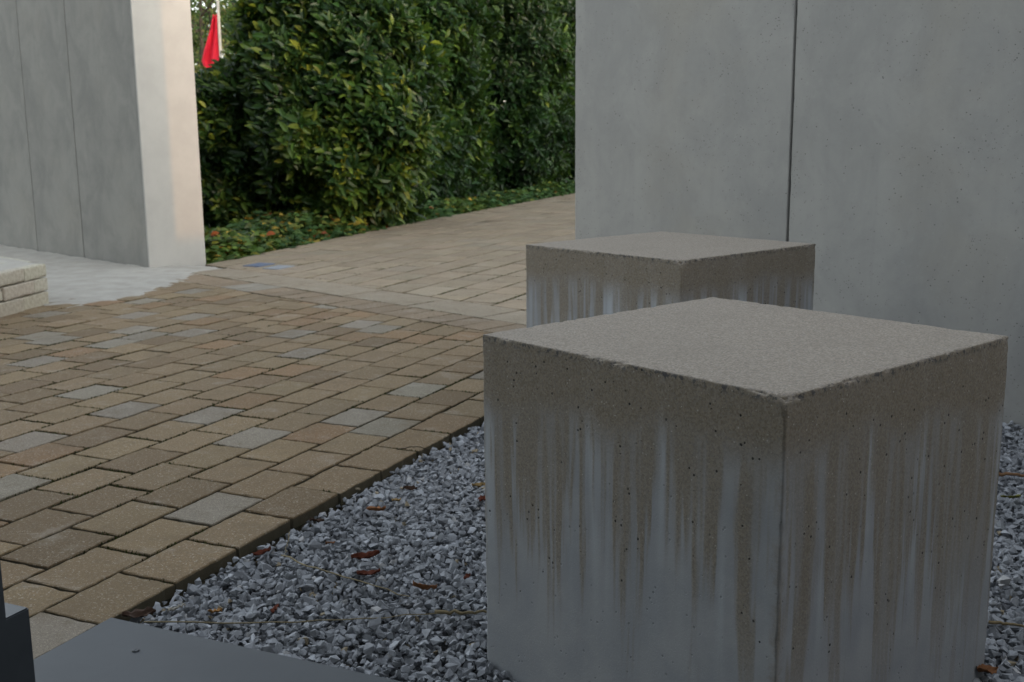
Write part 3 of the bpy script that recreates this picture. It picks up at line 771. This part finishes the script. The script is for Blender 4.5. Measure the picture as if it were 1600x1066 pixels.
soil = [H0 - hd * .1, H1, H2, H3, H3 - np.array([30, 0]), np.array([-30, H3[1]]), np.array([-30, 12.])]
bm = bmesh.new(); f = bm.faces.new([bm.verts.new((p[0], p[1], -.075)) for p in soil]); f.normal_update()
if f.normal.z < 0: f.normal_flip()
bmesh.ops.triangulate(bm, faces=[f]); me = bpy.data.meshes.new('planting_bed'); bm.to_mesh(me); bm.free(); tag(link('planting_bed', me, M_SOIL), kind='structure')

# trees beyond the hedge
def tree(label, c, H, spread, n, leafL, pal, pw, seed, trunk=.16, base=.28):
    t = thing('garden_tree', label, 'tree', (c[0], c[1], -.16), 0, 'trees behind the hedge')
    r_ = np.random.default_rng(seed); tubes = []; tips = []
    lean = r_.normal(0, .25, 2)
    P0 = [np.array([0, 0, 0]), np.array([lean[0] * .2, lean[1] * .2, H * .25]), np.array([lean[0] * .6, lean[1] * .6, H * .55]), np.array([lean[0], lean[1], H * .92])]
    tubes.append(tube(P0, [trunk, trunk * .8, trunk * .5, .02], 10))
    for k in range(26):
        f_ = r_.uniform(base, .92); b0 = P0[1] * (1 - f_) + P0[3] * f_ if f_ > .25 else P0[1]; b0 = np.array([lean[0] * f_, lean[1] * f_, H * f_ * .92])
        an = r_.uniform(0, 6.28); L = spread * (1.15 - f_ * .75) * r_.uniform(.6, 1.1)
        e = b0 + np.array([math.cos(an) * L, math.sin(an) * L, L * r_.uniform(.1, .6)]); m_ = (b0 + e) / 2 + np.array([0, 0, .12 * L])
        tubes.append(tube([b0, m_, e], [trunk * .30, trunk * .16, .008], 6))
        for q in range(7): g = r_.uniform(.3, 1.05); tips.append((b0 * (1 - g) + e * g + r_.normal(0, .22, 3), .35))
    link('trunk', join_tubes('trunk', tubes), M_BARK, t)
    tp = np.array([x[0] for x in tips]); sel = r_.integers(0, len(tp), n); LP = tp[sel] + r_.normal(0, .30, (n, 3)) * np.array([1, 1, .7])
    LD = r_.normal(0, 1, (n, 3)) + np.array([0, 0, -.3]); LN = r_.normal(0, .6, (n, 3)) + np.array([0, 0, 1])
    LL = leafL * r_.uniform(.7, 1.3, n)
    me = leaves_mesh('crown', LP, LD, LN, LL, LL * .55, leaf_tint(n, pal, pw)); tag(link('crown', me, M_LEAF2, t), kind='stuff')
TG = [(.035, .07, .018), (.055, .10, .022), (.10, .13, .03), (.16, .15, .05)]
tree('broad dark tree trunk and crown rising behind the dark laurel bushes', (-.95, 23.5), 7.5, 2.8, 9000, .10, TG, [.4, .4, .15, .05], 21, .22, .22)
tree('wide tree spreading over the path from among the dark laurel bushes', (-1.35, 17.5), 8.5, 4.4, 15000, .15, TG, [.5, .4, .08, .02], 31, .20, .40)
tree('light green tree standing behind the fine-leaved shrub', (-4.6, 26.0), 6.5, 2.3, 7000, .09, TG, [.2, .4, .3, .1], 22, .14, .18)
tree('slender olive tree beyond the red flag', (-9.0, 33.0), 7.0, 2.3, 6000, .10, TG, [.2, .3, .3, .2], 23, .12, .2)
tree('tree with yellowing crown beyond the path end', (2.6, 31.0), 7.5, 3.0, 8000, .11, TG, [.2, .4, .25, .15], 24, .18, .18)
tree('tall dark tree far behind the hedge', (-4.0, 40.0), 10.0, 4.0, 9000, .16, TG, [.45, .4, .12, .03], 25, .25, .12)
tree('distant round tree behind the slender olive tree', (-11.5, 46.0), 9.0, 4.5, 8000, .18, TG, [.4, .4, .15, .05], 26, .25, .1)
bush('distant_hedge', 'clipped distant hedge closing the garden behind the trees', (-6, 58), (26, 3.0), 7.5, 12000, .34, .6, [(.03, .06, .018), (.05, .09, .022), (.09, .11, .03)], [.4, .4, .2], None, M_LEAF2, seed=9, per=4, open_=.5, lump=.1)

# red flag on a pole
fp = np.array([-6.22, 24.5]); 
t = thing('flag', 'limp bright red flag hanging on a white pole beyond the hedge', 'flag', (fp[0], fp[1], -.16))
link('pole', join_tubes('pole', [tube([(0, 0, 0), (0, 0, 3), (0, 0, 6.5)], [.036, .033, .026], 12)]), M_WHITE, t)
zz = np.linspace(0, 1, 26); xx = np.linspace(0, 1, 15); V = []
for z in zz:
    wdt = np.interp(z, [0, .08, .28, .45, .75, 1], [.18, .27, .37, .31, .17, .08])
    for x in xx: V.append((-.03 - x * wdt, .075 * math.sin(x * 11 + z * 2.2) * (.3 + x * .8), 2.42 + z * 1.25 - x * .09 * (1 - z) + .02 * math.sin(x * 9)))
i = np.arange(25)[:, None] * 15 + np.arange(14)[None]; Qf = np.stack([i, i + 1, i + 16, i + 15], -1).reshape(-1, 4)
fo = link('cloth', arrays_mesh('cloth', np.array(V), [Qf], smooth=True), M_RED, t)
sm = fo.modifiers.new('thick', 'SOLIDIFY'); sm.thickness = .004

# ------------------------------------------------------------------ building around the entrance (behind and right of the camera; wing and roof added for shade)
t = thing('entrance_building', 'plain grey rendered building with a wing and flat roof added for shade', 'building', (0, 0, 0))
fb0 = -azv(AZP) * 1.7; ang = R(90 - AZP)
def part_box(name, x0, x1, y0, y1, z0, z1, mat=M_RENDER):
    o = link(name, box_mesh(name, x0, x1, y0, y1, z0, z1, .01), mat, t); o.location = (fb0[0], fb0[1], 0); o.rotation_euler = (0, 0, ang); return o
part_box('facade', -6, 0, -9, 9, -.15, 4.6)
part_box('shade_wing', -5.9, 3.0, -8.4, -4.8, -.16, 4.4)  # unseen, added to keep low sun off the near ground
part_box('shade_canopy', .01, 2.0, -4.7, 4.0, 2.9, 3.1)  # unseen roof slab, added to darken the foreground
# unseen sun blocker, added to shade the path and trim the sun patch
def by_sun(s, l): return np.array([math.sin(R(SUN_AZ)), math.cos(R(SUN_AZ))]) * s + np.array([-math.cos(R(SUN_AZ)), math.sin(R(SUN_AZ))]) * l
t = thing('sun_blocker', 'unseen plain block added to shade the path, with a taller end', 'building', (*by_sun(6.5, 6), -.16), R(90 - SUN_AZ))
link('low_blocker', box_mesh('low_blocker', 0, 5, -4.5, 2.1, 0, 2.62, .01), M_RENDER, t)
link('tall_blocker', box_mesh('tall_blocker', .01, 6, 2.11, 16, 0, 4.9, .01), M_RENDER, t)

# ------------------------------------------------------------------ litter on the gravel
def stalk(label, pts, r, col, name='dry_stalk', cat='stalk', grp=None):
    P = []
    for (x, y, z) in pts: z = z + .012; a = unproj(x, y, z); P.append((a[0], a[1], z))
    P = np.array(P); k = np.linspace(0, len(P) - 1, 14); Pi = np.stack([np.interp(k, np.arange(len(P)), P[:, q]) for q in range(3)], 1); Pi[1:-1] += rng.normal(0, .0018, (12, 3))
    v, f_ = tube(Pi, np.linspace(r, r * .55, 14), 6)
    o = link(name, arrays_mesh(name, v - Pi[0], [f_], np.tile(col, (len(v), 1)), True), M_DRY); o.location = Pi[0]; return tag(o, label, cat, grp)
STR = np.array([.30, .25, .15])
stalk('long thin straw stalk slanting from the paver edge across the gravel', [(440, 868, -.015), (500, 890, -.012), (560, 908, -.012), (640, 932, -.018)], .0022, STR)
stalk('long thin straw stalk lying level across the gravel above the metal plate', [(225, 972, -.010), (400, 974, -.014), (560, 968, -.014), (690, 958, -.014)], .0018, STR)
stalk('thick frayed straw end lying against the side of the big cube', [(680, 956, -.014), (730, 958, -.012), (766, 955, -.014)], .0045, np.array([.26, .21, .12]))
stalk('short whitish twig lying near the corner of the metal plate', [(262, 953, -.008), (290, 945, -.008)], .0035, np.array([.45, .42, .36]))
stalk('dark bent twig at the paver edge', [(620, 702, -.004), (650, 698, .004), (685, 705, -.012)], .002, np.array([.06, .05, .035]))
stalk('brown stick poking out behind the big cube by the wall', [(1560, 740, -.012), (1640, 745, -.010)], .006, np.array([.24, .135, .07]), 'brown_stick', 'stick')
stalk('flat straw stalk between the big cube and the wall', [(1545, 972, -.014), (1620, 980, -.014)], .004, np.array([.26, .20, .11]))
stalk('upright little straw standing beside the paver edge', [(452, 832, .012), (446, 870, -.016)], .0014, STR)
def fallen(label, x, y, L, wd, col, rz, curl):
    c = unproj(x, y, -.002); n_ = 9; mcol = 5; V = []
    for i in range(n_):
        s = i / (n_ - 1); w_ = wd * math.sin(math.pi * min(1, s * .94 + .06)) ** .8 * (1 + .18 * math.sin(i * 2.4))
        for j in range(mcol):
            q = (j / (mcol - 1) - .5) * 2
            V.append(((s - .5) * L * 1.15, q * w_ * .55, curl * .42 * (abs(q) ** 1.5) * wd + curl * .5 * L * (s - .5) ** 2 + rng.normal(0, .002)))
    i = np.arange(n_ - 1)[:, None] * mcol + np.arange(mcol - 1)[None]; Qf = np.stack([i, i + 1, i + mcol + 1, i + mcol], -1).reshape(-1, 4)
    V = np.array(V); o = link('fallen_leaf', arrays_mesh('fallen_leaf', V, [Qf], np.tile(col, (len(V), 1)), True), M_DRY)
    md = o.modifiers.new('thick', 'SOLIDIFY'); md.thickness = .0008
    o.location = (c[0], c[1], -.002 - V[:, 2].min() * .3); o.rotation_euler = (rng.uniform(-.35, .35), rng.uniform(-.3, .3), rz)
    tag(o, label, 'leaf', 'fallen leaves on the gravel')
OR_, RB, DB, YB = np.array([.26, .115, .05]), np.array([.13, .035, .018]), np.array([.055, .03, .018]), np.array([.30, .20, .08])
for a in (('curled orange-brown leaf lying by itself in the middle of the gravel', 664, 921, .052, .030, OR_, .5, .6),
          ('pale orange leaf lying close to the paver edge', 588, 798, .050, .032, OR_ * 1.15, -.3, .5),
          ('dark red crumpled leaf, the upper one of two on the gravel', 572, 872, .060, .022, RB, .1, .9),
          ('dark red crumpled leaf, the lower one of two on the gravel', 577, 899, .050, .018, RB, -.2, .9),
          ('dark red leaf tucked against the paver edge', 410, 866, .042, .018, RB, .7, .8),
          ('deep brown leaf heap at the tip of the metal plate', 218, 963, .060, .030, DB, .2, .6),
          ('small tan leaf on the gravel beyond the orange leaf', 620, 783, .030, .020, YB, .9, .5),
          ('small dark leaf high on the gravel strip', 641, 765, .036, .018, DB, .2, .7),
          ('little amber leaf near the metal plate corner', 336, 957, .026, .020, np.array([.34, .17, .05]), .3, .5),
          ('little rust leaf among stones above the level straw', 431, 953, .024, .012, RB * 1.2, 1.2, .5),
          ('rust leaf tucked beside the big cube', 754, 782, .036, .022, RB, 1.3, .7),
          ('tan crumpled leaf beside the big cube', 750, 760, .040, .024, YB * .8, .2, .6),
          ('small orange leaf near the dark red pair', 516, 850, .022, .014, OR_, .5, .5),
          ('dark leaf scrap at the paver edge corner', 495, 816, .034, .018, DB, .1, .7),
          ('dry brown leaf near the base of the big cube', 730, 903, .022, .012, RB, 1.0, .5),
          ('yellow-green leaf behind the big cube by the wall', 1580, 778, .050, .026, np.array([.20, .20, .05]), .1, .4),
          ('rust leaf at the rear foot of the big cube', 1541, 1050, .045, .025, OR_ * .8, .4, .6)):
    fallen(*a)
print('objects', len(bpy.data.objects))
